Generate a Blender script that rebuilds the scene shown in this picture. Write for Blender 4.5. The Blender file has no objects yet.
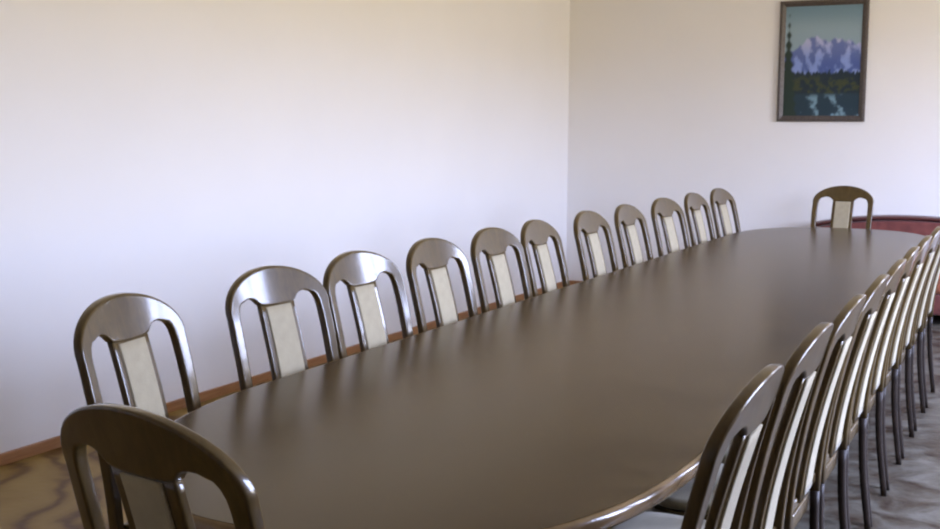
import bpy, bmesh, math, random
from mathutils import Vector, Matrix, noise
random.seed(7)
S = bpy.context.scene
C = S.collection
PI = math.pi

# ------------------------------------------------------------------ helpers
def obj(name, bm, m, parent=None, smooth=True):
    me = bpy.data.meshes.new(name)
    bmesh.ops.recalc_face_normals(bm, faces=bm.faces[:])
    bm.to_mesh(me); bm.free()
    if smooth:
        for p in me.polygons: p.use_smooth = True
    o = bpy.data.objects.new(name, me); C.objects.link(o)
    if m is not None: me.materials.append(m)
    if parent is not None: o.parent = parent
    return o

def thing(name, label, cat, loc=(0, 0, 0), rotz=0.0, group=None):
    o = bpy.data.objects.new(name, None); C.objects.link(o)
    o.empty_display_size = 0.1
    o.location = loc; o.rotation_euler = (0, 0, rotz)
    o['label'] = label; o['category'] = cat
    if group: o['group'] = group
    return o

def struct(name, bm, m, smooth=False):
    o = obj(name, bm, m, None, smooth); o['kind'] = 'structure'
    return o

def box(bm, x0, x1, y0, y1, z0, z1, bev=0.0, seg=2):
    r = bmesh.ops.create_cube(bm, size=1.0)
    vs = r['verts']
    for v in vs:
        v.co = Vector(((x0 + x1) / 2 + v.co.x * (x1 - x0), (y0 + y1) / 2 + v.co.y * (y1 - y0), (z0 + z1) / 2 + v.co.z * (z1 - z0)))
    if bev > 0:
        es = list({e for v in vs for e in v.link_edges})
        bmesh.ops.bevel(bm, geom=es, offset=bev, segments=seg, affect='EDGES', profile=0.5)
    return bm

def ring_sweep(bm, rings, cap=True):
    n = len(rings[0]); vr = []
    for r in rings: vr.append([bm.verts.new(p) for p in r])
    for a, b in zip(vr[:-1], vr[1:]):
        for i in range(n):
            j = (i + 1) % n
            bm.faces.new((a[i], a[j], b[j], b[i]))
    if cap:
        bm.faces.new(vr[0]); bm.faces.new(list(reversed(vr[-1])))
    return bm

def autosmooth(o, deg=40):
    me = o.data
    me.polygons.foreach_set('use_smooth', [True] * len(me.polygons))
    bm = bmesh.new(); bm.from_mesh(me)
    for e in bm.edges:
        if len(e.link_faces) == 2 and e.calc_face_angle(0) > math.radians(deg): e.smooth = False
    bm.to_mesh(me); bm.free()
    return o

# ------------------------------------------------------------------ materials
class NT:
    def __init__(self, name):
        self.m = bpy.data.materials.new(name); self.m.use_nodes = True
        self.t = self.m.node_tree; self.n = self.t.nodes; self.l = self.t.links
        self.b = self.n['Principled BSDF']
    def new(self, typ, **kw):
        x = self.n.new(typ)
        for k, v in kw.items():
            if k.startswith('i_'):
                x.inputs[k[2:].replace('_', ' ')].default_value = v
            else: setattr(x, k, v)
        return x
    def link(self, a, b): self.l.new(a, b)
    def ramp(self, fac, stops):
        r = self.n.new('ShaderNodeValToRGB')
        cr = r.color_ramp
        while len(cr.elements) < len(stops): cr.elements.new(0.5)
        for e, (p, c) in zip(cr.elements, stops):
            e.position = p; e.color = (*c, 1)
        self.link(fac, r.inputs['Fac'])
        return r
    def coords(self, scale=(1, 1, 1), kind='Object'):
        tc = self.n.new('ShaderNodeTexCoord'); mp = self.n.new('ShaderNodeMapping')
        mp.inputs['Scale'].default_value = scale
        self.link(tc.outputs[kind], mp.inputs['Vector'])
        return mp.outputs['Vector']

def mat_plain(name, col, rough=0.6, spec=0.5, bump=0.0, bscale=60, var=0.0, vscale=4.0, coat=0.0, coatr=0.1, sheen=0.0):
    k = NT(name); b = k.b
    v = k.coords()
    no = k.new('ShaderNodeTexNoise', i_Scale=vscale, i_Detail=4.0); k.link(v, no.inputs['Vector'])
    lo = tuple(c * (1 - var) for c in col); hi = tuple(min(1, c * (1 + var)) for c in col)
    r = k.ramp(no.outputs['Fac'], [(0.3, lo), (0.7, hi)])
    k.link(r.outputs['Color'], b.inputs['Base Color'])
    b.inputs['Roughness'].default_value = rough
    b.inputs['Specular IOR Level'].default_value = spec
    b.inputs['Coat Weight'].default_value = coat
    b.inputs['Coat Roughness'].default_value = coatr
    b.inputs['Sheen Weight'].default_value = sheen
    if bump > 0:
        n2 = k.new('ShaderNodeTexNoise', i_Scale=bscale, i_Detail=3.0); k.link(v, n2.inputs['Vector'])
        bp = k.new('ShaderNodeBump', i_Strength=bump, i_Distance=0.002)
        k.link(n2.outputs['Fac'], bp.inputs['Height']); k.link(bp.outputs['Normal'], b.inputs['Normal'])
    return k.m

def mat_wood(name, dark, light, scale=(1, 1, 1), rough=0.35, coat=0.0, coatr=0.1, grain=9.0, spec=0.5, detail=6.0, dist=0.6):
    k = NT(name); b = k.b
    v = k.coords(scale)
    no = k.new('ShaderNodeTexNoise', i_Scale=grain, i_Detail=detail, i_Roughness=0.6, i_Distortion=dist)
    k.link(v, no.inputs['Vector'])
    r = k.ramp(no.outputs['Fac'], [(0.3, dark), (0.7, light)])
    k.link(r.outputs['Color'], b.inputs['Base Color'])
    b.inputs['Roughness'].default_value = rough
    b.inputs['Specular IOR Level'].default_value = spec
    b.inputs['Coat Weight'].default_value = coat
    b.inputs['Coat Roughness'].default_value = coatr
    return k.m

def mat_floor(name):
    k = NT(name); b = k.b
    v = k.coords((1, 1, 1))
    warp = k.new('ShaderNodeTexNoise', i_Scale=1.5, i_Detail=2.0); k.link(v, warp.inputs['Vector'])
    mix = k.new('ShaderNodeMixRGB', blend_type='ADD'); mix.inputs['Fac'].default_value = 0.55
    k.link(v, mix.inputs['Color1']); k.link(warp.outputs['Color'], mix.inputs['Color2'])
    wv = k.new('ShaderNodeTexWave', wave_type='BANDS', bands_direction='DIAGONAL', i_Scale=1.5, i_Distortion=7.0, i_Detail=3.0)
    wv.inputs['Detail Scale'].default_value = 1.3
    k.link(mix.outputs['Color'], wv.inputs['Vector'])
    r = k.ramp(wv.outputs['Fac'], [(0.0, (0.13, 0.066, 0.014)), (0.12, (0.19, 0.115, 0.026)), (0.4, (0.27, 0.178, 0.045)), (1.0, (0.32, 0.22, 0.062))])
    # window-side greying by daylight, painted into the colour with brown mottling; step under table
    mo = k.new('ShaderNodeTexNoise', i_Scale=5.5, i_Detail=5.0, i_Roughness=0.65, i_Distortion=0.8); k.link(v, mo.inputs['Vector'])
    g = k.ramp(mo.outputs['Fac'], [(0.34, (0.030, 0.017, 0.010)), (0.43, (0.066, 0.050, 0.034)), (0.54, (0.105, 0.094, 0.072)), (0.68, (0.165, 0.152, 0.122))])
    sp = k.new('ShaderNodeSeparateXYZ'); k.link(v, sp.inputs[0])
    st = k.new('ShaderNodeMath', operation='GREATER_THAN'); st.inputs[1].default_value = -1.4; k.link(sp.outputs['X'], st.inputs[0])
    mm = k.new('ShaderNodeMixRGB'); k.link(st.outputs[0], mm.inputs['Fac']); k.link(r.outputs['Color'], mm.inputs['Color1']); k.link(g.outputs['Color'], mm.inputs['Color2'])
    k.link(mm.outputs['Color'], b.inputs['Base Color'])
    b.inputs['Roughness'].default_value = 0.45; b.inputs['Specular IOR Level'].default_value = 0.28
    n2 = k.new('ShaderNodeTexNoise', i_Scale=26.0, i_Detail=4.0); k.link(v, n2.inputs['Vector'])
    bp = k.new('ShaderNodeBump', i_Strength=0.25, i_Distance=0.006)
    k.link(n2.outputs['Fac'], bp.inputs['Height']); k.link(bp.outputs['Normal'], b.inputs['Normal'])
    return k.m

def mat_glass(name):
    m = bpy.data.materials.new(name); m.use_nodes = True
    t = m.node_tree; t.nodes.clear()
    o = t.nodes.new('ShaderNodeOutputMaterial'); mx = t.nodes.new('ShaderNodeMixShader')
    tr = t.nodes.new('ShaderNodeBsdfTransparent'); gl = t.nodes.new('ShaderNodeBsdfGlossy')
    gl.inputs['Roughness'].default_value = 0.02
    lw = t.nodes.new('ShaderNodeLayerWeight'); lw.inputs['Blend'].default_value = 0.5
    pw = t.nodes.new('ShaderNodeMath'); pw.operation = 'POWER'; pw.inputs[1].default_value = 5.0
    ma = t.nodes.new('ShaderNodeMath'); ma.operation = 'MULTIPLY_ADD'; ma.inputs[1].default_value = 0.9; ma.inputs[2].default_value = 0.04
    t.links.new(lw.outputs['Facing'], pw.inputs[0]); t.links.new(pw.outputs[0], ma.inputs[0])
    t.links.new(ma.outputs[0], mx.inputs[0]); t.links.new(tr.outputs[0], mx.inputs[1]); t.links.new(gl.outputs[0], mx.inputs[2])
    t.links.new(mx.outputs[0], o.inputs['Surface'])
    return m

def mat_canvas(name):
    k = NT(name)
    a = k.new('ShaderNodeAttribute', attribute_name='paint')
    n = k.new('ShaderNodeTexNoise', i_Scale=70.0, i_Detail=3.0); k.link(k.coords(), n.inputs['Vector'])
    bp = k.new('ShaderNodeBump', i_Strength=0.3, i_Distance=0.003); k.link(n.outputs['Fac'], bp.inputs['Height'])
    k.link(bp.outputs['Normal'], k.b.inputs['Normal'])
    k.link(a.outputs['Color'], k.b.inputs['Base Color'])
    k.b.inputs['Roughness'].default_value = 0.45
    return k.m

M_WALL = mat_plain('wall_paint', (0.80, 0.785, 0.765), 0.75, 0.3, bump=0.15, bscale=90, var=0.012, vscale=1.5)
M_CEIL = mat_plain('ceiling_paint', (0.80, 0.74, 0.66), 0.85, 0.2, bump=0.1)
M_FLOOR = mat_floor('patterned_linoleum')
M_CHAIR = mat_wood('dark_lacquered_wood', (0.054, 0.033, 0.010), (0.092, 0.059, 0.019), (6, 6, 1.2), 0.32, coat=0.75, coatr=0.10, grain=7, spec=0.2)
M_LEG = mat_wood('dark_leg_wood', (0.014, 0.009, 0.006), (0.024, 0.015, 0.009), (6, 6, 1.2), 0.5, coat=0.0, grain=7, spec=0.25)
M_FABRIC = mat_plain('cream_upholstery', (0.37, 0.322, 0.215), 0.75, 0.3, bump=0.4, bscale=240, var=0.06, vscale=30, sheen=0.2)
M_TABLE = mat_wood('brown_table_laminate', (0.058, 0.036, 0.013), (0.072, 0.045, 0.017), (6, 1.0, 6), 0.25, coat=0.0, grain=1.2, spec=0.21, detail=2.0, dist=0.0)
M_EDGE = mat_wood('light_brown_edging', (0.15, 0.092, 0.043), (0.21, 0.135, 0.066), (3, 3, 8), 0.25, coat=0.6, coatr=0.12, grain=5)
M_BASE = mat_wood('orange_brown_skirting', (0.27, 0.12, 0.045), (0.40, 0.20, 0.08), (8, 0.7, 8), 0.4, coat=0.2, grain=6)
M_FRAME = mat_wood('dark_picture_frame', (0.055, 0.045, 0.042), (0.10, 0.083, 0.075), (5, 5, 5), 0.4, grain=12)
M_CANVAS = mat_canvas('painted_canvas')
M_SOFA = mat_plain('maroon_fabric', (0.15, 0.042, 0.034), 0.8, 0.3, bump=0.4, bscale=180, var=0.22, vscale=14, sheen=0.2)
M_SEAT = mat_plain('rust_fabric', (0.36, 0.12, 0.060), 0.8, 0.3, bump=0.4, bscale=180, var=0.35, vscale=22, sheen=0.2)
M_SOFAWOOD = mat_wood('dark_red_wood', (0.06, 0.018, 0.018), (0.10, 0.03, 0.028), (2, 5, 5), 0.35, coat=0.4)
M_PVC = mat_plain('white_window_frame', (0.75, 0.75, 0.74), 0.4, 0.5)
M_GLASS = mat_glass('window_glass')

# ------------------------------------------------------------------ room shell
XW, XR, YN, YE, ZC = -4.155, 1.82, -2.4, 10.31, 3.25
T = 0.2
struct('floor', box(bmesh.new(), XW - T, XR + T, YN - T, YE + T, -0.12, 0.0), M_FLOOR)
struct('ceiling', box(bmesh.new(), XW - T, XR + T, YN - T, YE + T, ZC, ZC + 0.12), M_CEIL)
struct('wall_left', box(bmesh.new(), XW - T, XW, YN, YE, 0, ZC), M_WALL)
struct('wall_back', box(bmesh.new(), XW - T, XR + T, YE, YE + T, 0, ZC), M_WALL)
struct('wall_front', box(bmesh.new(), XW - T, XR + T, YN - T, YN, 0, ZC), M_WALL)
# right wall with window openings
WIN = [(3.2, 5.4), (7.4, 9.05)]
Z0, Z1 = 0.85, 2.80
bm = bmesh.new()
box(bm, XR, XR + T, YN, YE, 0, Z0); box(bm, XR, XR + T, YN, YE, Z1, ZC)
prev = YN
for a, b in WIN + [(YE, None)]:
    box(bm, XR, XR + T, prev, a, Z0, Z1); prev = b
struct('wall_right', bm, M_WALL)
for i, (a, b) in enumerate(WIN):
    bm = bmesh.new(); f = 0.055
    x0, x1 = XR + 0.07, XR + 0.13
    box(bm, x0, x1, a, a + f, Z0, Z1); box(bm, x0, x1, b - f, b, Z0, Z1)
    box(bm, x0, x1, a + f, b - f, Z0, Z0 + f); box(bm, x0, x1, a + f, b - f, Z1 - f, Z1)
    mid = (a + b) / 2
    box(bm, x0, x1, mid - 0.04, mid + 0.04, Z0 + f, Z1 - f)
    w = struct('window_%d' % (i + 1), bm, M_PVC)
    g = bmesh.new(); box(g, XR + 0.095, XR + 0.101, a + f, mid - 0.04, Z0 + f, Z1 - f); box(g, XR + 0.095, XR + 0.101, mid + 0.04, b - f, Z0 + f, Z1 - f)
    obj('pane', g, M_GLASS, w, False)
    s = bmesh.new(); box(s, XR - 0.10, XR + 0.07, a - 0.04, b + 0.04, Z0 - 0.03, Z0 - 0.002, 0.006)
    obj('window_sill', s, M_PVC, w, False)
    L = bpy.data.lights.new('daylight_portal', 'AREA'); L.shape = 'RECTANGLE'; L.size = Z1 - Z0; L.size_y = b - a
    L.cycles.is_portal = True
    lo = bpy.data.objects.new('daylight_portal', L); C.objects.link(lo)
    lo.location = (XR + T + 0.02, mid, (Z0 + Z1) / 2); lo.rotation_euler = (0, PI / 2, 0)   # faces -x, into the room
BH = 0.055
struct('baseboard_left', box(bmesh.new(), XW, XW + 0.018, YN, YE, 0, BH, 0.004), M_BASE)
struct('baseboard_back', box(bmesh.new(), XW + 0.018, XR - 0.018, YE - 0.018, YE, 0, BH, 0.004), M_BASE)
struct('baseboard_right', box(bmesh.new(), XR - 0.018, XR, YN, YE, 0, BH, 0.004), M_BASE)

# ------------------------------------------------------------------ the long table
TX, THW, TZ = -1.40, 0.70, 0.75
def outline(inset=0.0, n=36, ex=2.5):
    hw = THW - inset; pts = []
    for k in range(n + 1):                       # far end, right to left
        a = PI * k / n
        c, s = math.cos(a), math.sin(a)
        pts.append((TX + hw * math.copysign(abs(c) ** (2 / ex), c), 8.2 + (1.10 - inset) * abs(s) ** (2 / ex)))
    for k in range(n + 1):                       # near end, left to right
        a = PI + PI * k / n
        c, s = math.cos(a), math.sin(a)
        e2 = 2.05 if c < 0 else 2.85
        pts.append((TX + hw * math.copysign(abs(c) ** (2 / e2), c), 2.75 - (1.03 - inset) * abs(s) ** (2 / e2)))
    out = [pts[0]]
    for p in pts[1:]:
        if (Vector(p) - Vector(out[-1])).length > 1e-4: out.append(p)
    if (Vector(out[0]) - Vector(out[-1])).length < 1e-4: out.pop()
    return out
def slab(rings):
    bm = bmesh.new(); vr = [[bm.verts.new((x, y, z)) for x, y in outline(i)] for i, z in rings]
    n = len(vr[0])
    for a, b in zip(vr[:-1], vr[1:]):
        for i in range(n):
            bm.faces.new((a[i], a[(i + 1) % n], b[(i + 1) % n], b[i]))
    bm.faces.new(vr[0]); bm.faces.new(vr[-1])
    return bm
tb = thing('conference_table', 'long glossy brown conference table with rounded ends, standing between rows of chairs', 'table', (0, 0, 0))
autosmooth(obj('tabletop', slab([(0.014, 0.709), (0.014, 0.7495), (0.016, 0.75)]), M_TABLE, tb), 6)
def edge_band():
    prof = [(0.013, 0.711), (0.004, 0.713), (0.0, 0.72), (0.0, 0.738), (0.004, 0.746), (0.013, 0.7495)]
    bm = bmesh.new(); vr = [[bm.verts.new((x, y, z)) for x, y in outline(i)] for i, z in prof]
    n = len(vr[0])
    for a, b in zip(vr, vr[1:] + vr[:1]):
        for i in range(n): bm.faces.new((a[i], a[(i + 1) % n], b[(i + 1) % n], b[i]))
    return bm
e = autosmooth(obj('edge_band', edge_band(), M_EDGE, tb), 50)
e['label'] = 'lighter brown rounded edging'
def apron():
    bm = bmesh.new()
    prof = [(0.30, 0.64), (0.30, 0.7085), (0.325, 0.7085), (0.325, 0.64)]
    vr = [[bm.verts.new((x, y, z)) for x, y in outline(i)] for i, z in prof]; n = len(vr[0])
    for a, b in zip(vr, vr[1:] + vr[:1]):
        for i in range(n): bm.faces.new((a[i], a[(i + 1) % n], b[(i + 1) % n], b[i]))
    return bm
autosmooth(obj('apron', apron(), M_CHAIR, tb), 40)
for y in (2.75, 4.6, 6.4, 8.1):
    bm = bmesh.new()
    box(bm, TX - 0.20, TX + 0.20, y - 0.03, y + 0.03, 0.05, 0.7085, 0.006)
    box(bm, TX - 0.27, TX + 0.27, y - 0.06, y + 0.06, 0.0, 0.05, 0.01)
    autosmooth(obj('leg', bm, M_CHAIR, tb), 40)

# ------------------------------------------------------------------ chairs
ZT = 1.065
SPINE = [(0.0, 0.0), (0.25, -0.030), (0.45, -0.036), (0.60, -0.026), (0.76, 0.0), (0.90, 0.032), (1.065, 0.076)]
def lean(z):
    P = SPINE
    if z <= P[0][0]: return P[0][1]
    for i in range(len(P) - 1):
        if z <= P[i + 1][0] or i == len(P) - 2:
            p0 = P[max(i - 1, 0)]; p1 = P[i]; p2 = P[i + 1]; p3 = P[min(i + 2, len(P) - 1)]
            h = p2[0] - p1[0]; t = (z - p1[0]) / h
            m1 = (p2[1] - p0[1]) / (p2[0] - p0[0]) * h; m2 = (p3[1] - p1[1]) / (p3[0] - p1[0]) * h
            t2, t3 = t * t, t * t * t
            return (2 * t3 - 3 * t2 + 1) * p1[1] + (t3 - 2 * t2 + t) * m1 + (-2 * t3 + 3 * t2) * p2[1] + (t3 - t2) * m2
REAR = 0.22
def bend(x, off, z, w=0.236):
    """a point of the chair back: across, out of the plane (towards the back), up"""
    k = max(0.0, min(1.0, (z - 0.5) / 0.5))
    bow = 0.020 * (1 - min(1.0, (x / w) ** 2)) * k
    return Vector((x, -(lean(z) + bow + off) - REAR, z))
def rrect(hx, hy, r, arc=3):
    """rounded rectangle outline with support points beside each corner, so its flats stay flat"""
    r = min(r, hx * 0.48, hy * 0.96); pts = []
    for sx_, sy_, a0 in ((1, 1, 0), (-1, 1, 90), (-1, -1, 180), (1, -1, 270)):
        cx, cy = sx_ * (hx - r), sy_ * (hy - r)
        arcp = [(cx + r * math.cos(math.radians(a0 + 90 * k / arc)), cy + r * math.sin(math.radians(a0 + 90 * k / arc))) for k in range(arc + 1)]
        if a0 in (90, 270): pts.append((arcp[0][0] - sx_ * min(0.003, (hx - r) * 0.5), arcp[0][1]))
        pts += arcp
        if a0 in (0, 180): pts.append((arcp[-1][0] - sx_ * min(0.003, (hx - r) * 0.5), arcp[-1][1]))
    return pts
def section(po, pi, th, r=0.006):
    L = math.hypot(pi[0] - po[0], pi[1] - po[1]); out = []
    for a, v in rrect(L / 2, th / 2, r):
        u = 0.5 + a / L
        out.append(bend(po[0] + (pi[0] - po[0]) * u, v, po[1] + (pi[1] - po[1]) * u))
    return out
def back_frame_bm():
    half = []                                   # (outer, inner) stations from left foot of the stile to the crown
    for z in (0.44, 0.50, 0.56, 0.62, 0.68, 0.74, 0.80, 0.85):
        half.append(((-0.226 - 0.010 * (z - 0.44) / 0.4, z), (-0.195, z)))
    def ell(ph): return (0.236 * math.cos(math.radians(ph)), ZT - 0.125 + 0.125 * math.sin(math.radians(ph)))
    inn = [(-0.195, .175, 187), (-0.194, .150, 178), (-0.191, .129, 170), (-0.184, .112, 162), (-0.173, .100, 155), (-0.157, .096, 148), (-0.142, .091, 141),
           (-0.127, .0905, 134), (-0.112, .093, 127), (-0.100, .099, 121), (-0.091, .107, 116), (-0.083, .115, 111), (-0.070, .119, 106), (-0.045, .121, 101), (-0.022, .122, 95.5), (0.0, .1225, 90)]
    for x, d, ph in inn: half.append((ell(ph), (x, ZT - d)))
    full = half + [((-o[0], o[1]), (-i[0], i[1])) for o, i in reversed(half[:-1])]
    bm = bmesh.new()
    rings = []
    for o, i in full:
        rings.append(section(o, i, 0.028))
    return ring_sweep(bm, rings)
def strip_bm(x0, x1, zs, th, off=0.0, r=0.005):
    bm = bmesh.new(); rings = []
    for z in zs:
        rings.append([bend((x0 + x1) / 2 + a, off + v, z) for a, v in rrect((x1 - x0) / 2, th / 2, r)])
    return ring_sweep(bm, rings)
def fr(a, b, n): return [a + (b - a) * i / n for i in range(n + 1)]
def leg_bm(side, front):
    bm = bmesh.new(); rings = []
    if front:
        for z, hw in ((0.0, 0.014), (0.02, 0.0155), (0.2, 0.018), (0.40, 0.021), (0.435, 0.022)):
            cx, cy = side * (0.205 + 0.0), 0.175
            rings.append([Vector((cx + hw * math.copysign(abs(math.cos(a)) ** .6, math.cos(a)), cy + hw * math.copysign(abs(math.sin(a)) ** .6, math.sin(a)), z)) for a in [2 * PI * k / 14 for k in range(14)]])
    else:
        for z in fr(0.0, 0.44, 9):
            w = 0.013 + 0.006 * z / 0.44
            r = []
            for k in range(14):
                a = 2 * PI * k / 14; c, s = math.cos(a), math.sin(a)
                r.append(Vector((side * 0.209 + w * math.copysign(abs(c) ** .6, c), -(lean(z)) - REAR + (0.012 + 0.004 * z) * math.copysign(abs(s) ** .6, s), z)))
            rings.append(r)
    return ring_sweep(bm, rings)
def seat_bm(inset, z0, z1, r):
    bm = bmesh.new()
    def ol(i):
        pts = []; hw = 0.226 - inset - i; hd = 0.20 - inset - i; n = 40
        for k in range(n):
            a = 2 * PI * k / n; c, s = math.cos(a), math.sin(a)
            y = hd * math.copysign(abs(s) ** (2 / 5.0), s); x = hw * math.copysign(abs(c) ** (2 / 5.0), c) * (0.96 + 0.04 * y / hd)
            pts.append((x, y + 0.018))
        return pts
    lv = [(r, z0), (r * 0.3, z0 + r * 0.3), (0, z0 + r), (0, z1 - r), (r * 0.3, z1 - r * 0.3), (r, z1), (r + 0.05, z1 + 0.004 * (r > 0.01)), (r + 0.12, z1 + 0.007 * (r > 0.01))]
    vr = [[bm.verts.new((x, y, z)) for x, y in ol(i)] for i, z in lv]
    for a, b in zip(vr[:-1], vr[1:]):
        for i in range(40): bm.faces.new((a[i], a[(i + 1) % 40], b[(i + 1) % 40], b[i]))
    bm.faces.new(vr[0]); bm.faces.new(vr[-1])
    return bm
def make_chair():
    t = thing('dining_chair', 'chair', 'chair')
    obj('back_frame', back_frame_bm(), M_CHAIR, t)
    sp = obj('splat', strip_bm(-0.082, 0.082, fr(0.485, ZT - 0.112, 16), 0.020), M_CHAIR, t)
    for hw, off in ((0.060, -0.010), (0.052, 0.011)):
        pd = obj('splat_padding', strip_bm(-hw, hw, fr(0.50, ZT - 0.124, 16), 0.010, off, 0.0045), M_FABRIC, sp)
        pd['label'] = 'cream upholstered strip'
    obj('seat_frame', seat_bm(0.0, 0.405, 0.452, 0.006), M_CHAIR, t)
    st = obj('seat', seat_bm(0.012, 0.450, 0.486, 0.014), M_FABRIC, t)
    st['label'] = 'cream upholstered seat pad'
    bm = bmesh.new(); box(bm, -0.19, 0.19, -0.188, -0.162, 0.47, 0.50, 0.006); 
    obj('back_rail', bm, M_CHAIR, t)
    for s in (-1, 1):
        obj('leg', leg_bm(s, True), M_LEG, t); obj('leg', leg_bm(s, False), M_LEG, t)
    return t
proto = make_chair()
used = []
def place_chair(x, y, rot, label, group):
    if not used:
        r = proto
    else:
        r = proto.copy(); C.objects.link(r)
        for ch in list(proto.children):
            c = ch.copy(); C.objects.link(c); c.parent = r
            for g in list(ch.children):
                d = g.copy(); C.objects.link(d); d.parent = c
    used.append(r)
    r.location = (x, y, 0); r.rotation_euler = (0, 0, rot)
    r['label'] = label; r['group'] = group
    return r
ORD = ['nearest', 'second', 'third', 'fourth', 'fifth', 'sixth', 'seventh', 'eighth', 'ninth', 'tenth', 'eleventh']
APEX = 0.086 + REAR
# row by the left wall: (back x, back y, turn in degrees)
LEFT = [(-2.153, 2.348, 8.9), (-2.178, 3.034, -5.2), (-2.180, 3.562, -2.9), (-2.180, 4.131, -1.0), (-2.182, 4.703, -2.1), (-2.186, 5.216, 1.6),
        (-2.186, 5.919, -1.5), (-2.180, 6.536, -1.1), (-2.180, 7.266, -6.5), (-2.180, 7.959, -2.6), (-2.180, 8.658, -5.5)]
for i, (x, y, a) in enumerate(LEFT):
    if i == 0: lab = 'arched brown chair behind the dark head chair, nearest of the row along the left wall'
    elif i == 10: lab = 'farthest arched brown chair of the row along the left wall, by the table\'s far end'
    else: lab = '%s arched brown chair from the near end in the row along the left wall' % ORD[i]
    rz = -PI / 2 + math.radians(a)
    place_chair(x + REAR * math.cos(math.radians(a)), y + REAR * math.sin(math.radians(a)), rz, lab, 'chairs along the left side of the table')
RIGHT = [(-0.472, 2.185, 0), (-0.470, 2.74, 0), (-0.468, 3.27, 0), (-0.468, 3.77, 0), (-0.470, 4.25, 0), (-0.475, 4.74, 0), (-0.475, 5.25, 0),
         (-0.475, 5.78, 0), (-0.475, 6.33, 0), (-0.475, 6.88, 0)]
for i, (x, y, a) in enumerate(RIGHT):
    if i == 0: lab = 'arched chair seen edge-on at lower right, nearest of the row on the table\'s right'
    elif i == 9: lab = 'farthest arched chair in view in the right-hand row, cut off by the right frame edge'
    else: lab = '%s arched chair from the near end in the right-hand row, seen edge-on' % ORD[i]
    place_chair(x - APEX, y, PI / 2 + math.radians(a), lab, 'chairs along the right side of the table')
a = math.radians(-9.1)
place_chair(-1.305 + math.sin(-a) * 0.22, 1.481 + math.cos(a) * 0.22, a, 'dark brown chair seen from behind, at the near head of the table', 'chairs at the heads of the table')
place_chair(-1.49 + 0.22 * math.sin(math.radians(-5.7)), 9.458 - REAR, PI + math.radians(-5.7), 'small distant arched chair facing us at the far head of the table', 'chairs at the heads of the table')

# ------------------------------------------------------------------ framed painting on the end wall
PX0, PX1, PZ0, PZ1 = -2.195, -1.463, 1.573, 2.60
pic = thing('framed_painting', 'framed upright painting of snowy blue mountains above a lake, hung on the end wall', 'painting', ((PX0 + PX1) / 2, YE, PZ0))
pw, ph, fw = PX1 - PX0, PZ1 - PZ0, 0.05
def frame_bm():
    bm = bmesh.new()
    prof = [(0.0, 0.0), (0.0, -0.022), (0.008, -0.032), (0.022, -0.034), (0.036, -0.026), (fw, -0.018), (fw, 0.0)]
    rings = []
    for i, y in prof:
        rings.append([Vector((-pw / 2 + i, y, i)), Vector((pw / 2 - i, y, i)), Vector((pw / 2 - i, y, ph - i)), Vector((-pw / 2 + i, y, ph - i))])
    vr = [[bm.verts.new(p) for p in r] for r in rings]
    for a_, b_ in zip(vr, vr[1:] + vr[:1]):
        for k in range(4): bm.faces.new((a_[k], a_[(k + 1) % 4], b_[(k + 1) % 4], b_[k]))
    return bm
obj('frame', frame_bm(), M_FRAME, pic, False)
def lerp(a_, b_, t): return tuple(p + (q - p) * t for p, q in zip(a_, b_))
def sm(e0, e1, x):
    t = max(0, min(1, (x - e0) / (e1 - e0))); return t * t * (3 - 2 * t)
def fbm(x, y, o=4): return noise.fractal(Vector((x, y, 3.7)), 0.9, 2.1, o)
def paint(u, v):
    """u across 0..1, v up 0..1: sky, snowy range, dark forest, lake"""
    c = lerp((0.26, 0.36, 0.42), (0.15, 0.25, 0.31), sm(0.75, 1.0, v))
    ridge = 0.66 + 0.10 * max(0, 1 - abs(u - 0.42) / 0.16) + 0.05 * max(0, 1 - abs(u - 0.72) / 0.14) + 0.05 * fbm(u * 7, 1.0) - 0.10 * sm(0.25, 0.08, u)
    if v < ridge + 0.015:
        n = fbm(u * 9 + v * 5, v * 7 - u * 4)
        rock = lerp((0.06, 0.10, 0.30), (0.13, 0.17, 0.38), sm(0.4, 0.7, v))
        snow = lerp((0.22, 0.30, 0.60), (0.42, 0.43, 0.62), sm(0.5, 0.72, v))
        m = lerp(rock, snow, sm(-0.2, 0.35, n))
        c = lerp(c, m, sm(ridge + 0.015, ridge - 0.01, v))
    tree = 0.40 + 0.035 * fbm(u * 26, 5.0, 3)
    if v < tree + 0.01:
        g = lerp((0.008, 0.022, 0.035), (0.045, 0.055, 0.022), sm(-0.1, 0.35, fbm(u * 14, v * 22)) * sm(0.42, 0.30, v))
        c = lerp(c, g, sm(tree + 0.01, tree - 0.01, v))
    if v < 0.215:
        w = lerp((0.012, 0.035, 0.055), (0.17, 0.29, 0.36), sm(0.0, 0.36, fbm(u * 6 + 2, v * 7)) * sm(0.22, 0.15, v))
        c = lerp(c, w, sm(0.215, 0.195, v))
    for tx, top, bw in ((0.055, 0.93, 0.085), (-0.02, 0.70, 0.07)):   # tall spruce at the left
        if v < top:
            hw = bw * (top - v) / top * 1.5 + 0.012 * math.sin(v * 70) + 0.006
            c = lerp(c, (0.014, 0.032, 0.024), sm(hw, hw - 0.03, abs(u - tx)))
    return c
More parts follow.
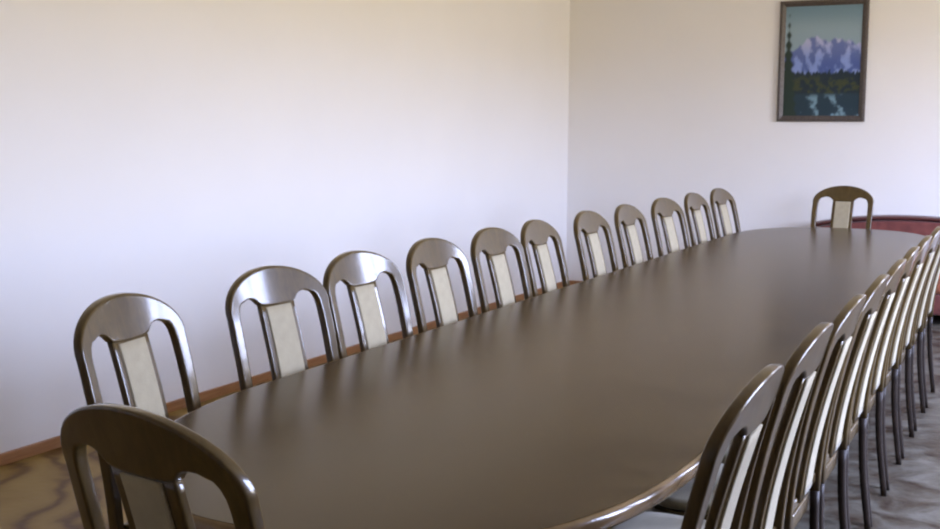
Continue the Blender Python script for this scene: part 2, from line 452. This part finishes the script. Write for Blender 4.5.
def canvas():
    nx, nz = 70, 98; x0, z0 = -pw / 2 + fw - 0.004, fw - 0.004; w_, h_ = pw - 2 * fw + 0.008, ph - 2 * fw + 0.008
    bm = bmesh.new()
    g = [[bm.verts.new((x0 + w_ * i / nx, -0.014, z0 + h_ * j / nz)) for i in range(nx + 1)] for j in range(nz + 1)]
    for j in range(nz):
        for i in range(nx): bm.faces.new((g[j][i], g[j][i + 1], g[j + 1][i + 1], g[j + 1][i]))
    back = [bm.verts.new((x, -0.002, z)) for x, z in ((x0, z0), (x0 + w_, z0), (x0 + w_, z0 + h_), (x0, z0 + h_))]
    bm.faces.new(back)
    edges = [g[0], [r[-1] for r in g], list(reversed(g[-1])), [r[0] for r in reversed(g)]]
    for k, e_ in enumerate(edges): bm.faces.new(e_ + [back[(k + 1) % 4], back[k]])
    o = obj('canvas', bm, M_CANVAS, pic, False)
    at = o.data.color_attributes.new('paint', 'FLOAT_COLOR', 'POINT')
    for v in o.data.vertices:
        at.data[v.index].color = (*paint((v.co.x - x0) / w_, (v.co.z - z0) / h_), 1)
    return o
canvas()

# ------------------------------------------------------------------ low sofa with a curved back by the end wall
sx, sy = -1.02, 9.86
so = thing('sofa', 'dark red sofa with a low curved back, partly hidden behind the far table end', 'sofa', (sx, sy, 0))
def sofa_back(top, y0, y1, z0, hw=0.78):
    bm = bmesh.new(); rings = []
    for k in range(33):
        u = -1 + 2 * k / 32; x = hw * u
        zt = top(u); r = 0.025
        rings.append([Vector((x, y0, z0)), Vector((x, y0 - 0.0, zt - r)), Vector((x, y0 + r * .3, zt - r * .3)), Vector((x, y0 + r, zt)), Vector((x, y1 - r, zt)), Vector((x, y1 - r * .3, zt - r * .3)), Vector((x, y1, zt - r)), Vector((x, y1, z0))])
    return ring_sweep(bm, rings)
top = lambda u: 0.765 - 0.085 * abs(u) ** 2.2
autosmooth(obj('backrest', sofa_back(top, 0.20, 0.36, 0.22), M_SOFA, so), 50)
bm = bmesh.new(); rings = []
for k in range(33):
    u = -1 + 2 * k / 32; x = 0.80 * u; z = top(u) + 0.022
    rings.append([Vector((x, 0.28 + 0.09 * math.cos(q), z + 0.022 * math.sin(q))) for q in [2 * PI * j / 12 for j in range(12)]])
tr_ = obj('top_rail', ring_sweep(bm, rings), M_SOFAWOOD, so); tr_['label'] = 'dark red-brown rail'
autosmooth(obj('base', box(bmesh.new(), -0.76, 0.76, -0.32, 0.36, 0.08, 0.24, 0.02), M_SOFA, so), 40)
for s in (-1, 0):
    o = autosmooth(obj('seat_cushion', box(bmesh.new(), s * 0.65 + 0.004, s * 0.65 + 0.646, -0.33, 0.20, 0.24, 0.42, 0.04, 3), M_SEAT, so), 40)
    o['label'] = 'rust-coloured seat cushion'
for s in (-1, 1):
    autosmooth(obj('armrest', box(bmesh.new(), s * 0.725 - 0.075, s * 0.725 + 0.075, -0.33, 0.20, 0.22, 0.60, 0.04, 3), M_SOFA, so), 40)
    for y in (-0.27, 0.31):
        b_ = bmesh.new(); box(b_, s * 0.70 - 0.025, s * 0.70 + 0.025, y - 0.025, y + 0.025, 0.0, 0.08, 0.004)
        obj('leg', b_, M_SOFAWOOD, so, False)

# ------------------------------------------------------------------ daylight
W = bpy.data.worlds.new('daylight'); S.world = W; W.use_nodes = True
t = W.node_tree; bg = t.nodes['Background']
tc = t.nodes.new('ShaderNodeTexCoord'); sep = t.nodes.new('ShaderNodeSeparateXYZ'); t.links.new(tc.outputs['Generated'], sep.inputs[0])
mr = t.nodes.new('ShaderNodeMapRange'); mr.inputs[1].default_value = -1; mr.inputs[2].default_value = 1; t.links.new(sep.outputs['Z'], mr.inputs[0])
cr = t.nodes.new('ShaderNodeValToRGB'); t.links.new(mr.outputs[0], cr.inputs[0])
els = cr.color_ramp.elements
stops = [(0.0, (0.29, 0.25, 0.17)), (0.515, (0.40, 0.35, 0.26)), (0.555, (0.72, 0.82, 1.20)), (0.75, (0.75, 0.88, 1.40)), (1.0, (0.54, 0.70, 1.30))]
while len(els) < len(stops): els.new(0.5)
for e_, (p_, c_) in zip(els, stops): e_.position = p_; e_.color = (*c_, 1)
t.links.new(cr.outputs[0], bg.inputs['Color']); bg.inputs['Strength'].default_value = 14.0

# ------------------------------------------------------------------ camera
cd = bpy.data.cameras.new('camera'); co = bpy.data.objects.new('camera', cd); C.objects.link(co)
cd.sensor_width = 36.0; cd.lens = 1158.4 * 36.0 / 940.0; cd.clip_start = 0.05
yaw, pit, rol, H = 0.46657, 0.11828, 0.00379, 1.517
cy, sy_ = math.cos(yaw), math.sin(yaw); cp, sp_ = math.cos(pit), math.sin(pit)
F = Vector((-sy_ * cp, cy * cp, -sp_)); R = Vector((cy, sy_, 0)); U = R.cross(F)
c_, s_ = math.cos(rol), math.sin(rol)
R2 = c_ * R + s_ * U; U2 = -s_ * R + c_ * U
Mx = Matrix((R2, U2, -F)).transposed().to_4x4(); Mx.translation = Vector((0, 0, H))
co.matrix_world = Mx
S.camera = co

S.view_settings.view_transform = 'Standard'; S.view_settings.look = 'None'
S.view_settings.gamma = 1.0; S.view_settings.use_curve_mapping = False
S.view_settings.exposure = 1.25
S.cycles.max_bounces = 12; S.cycles.diffuse_bounces = 8; S.cycles.glossy_bounces = 5
S.cycles.sample_clamp_indirect = 8.0
S.cycles.use_denoising = True
S.cycles.filter_width = 2.2
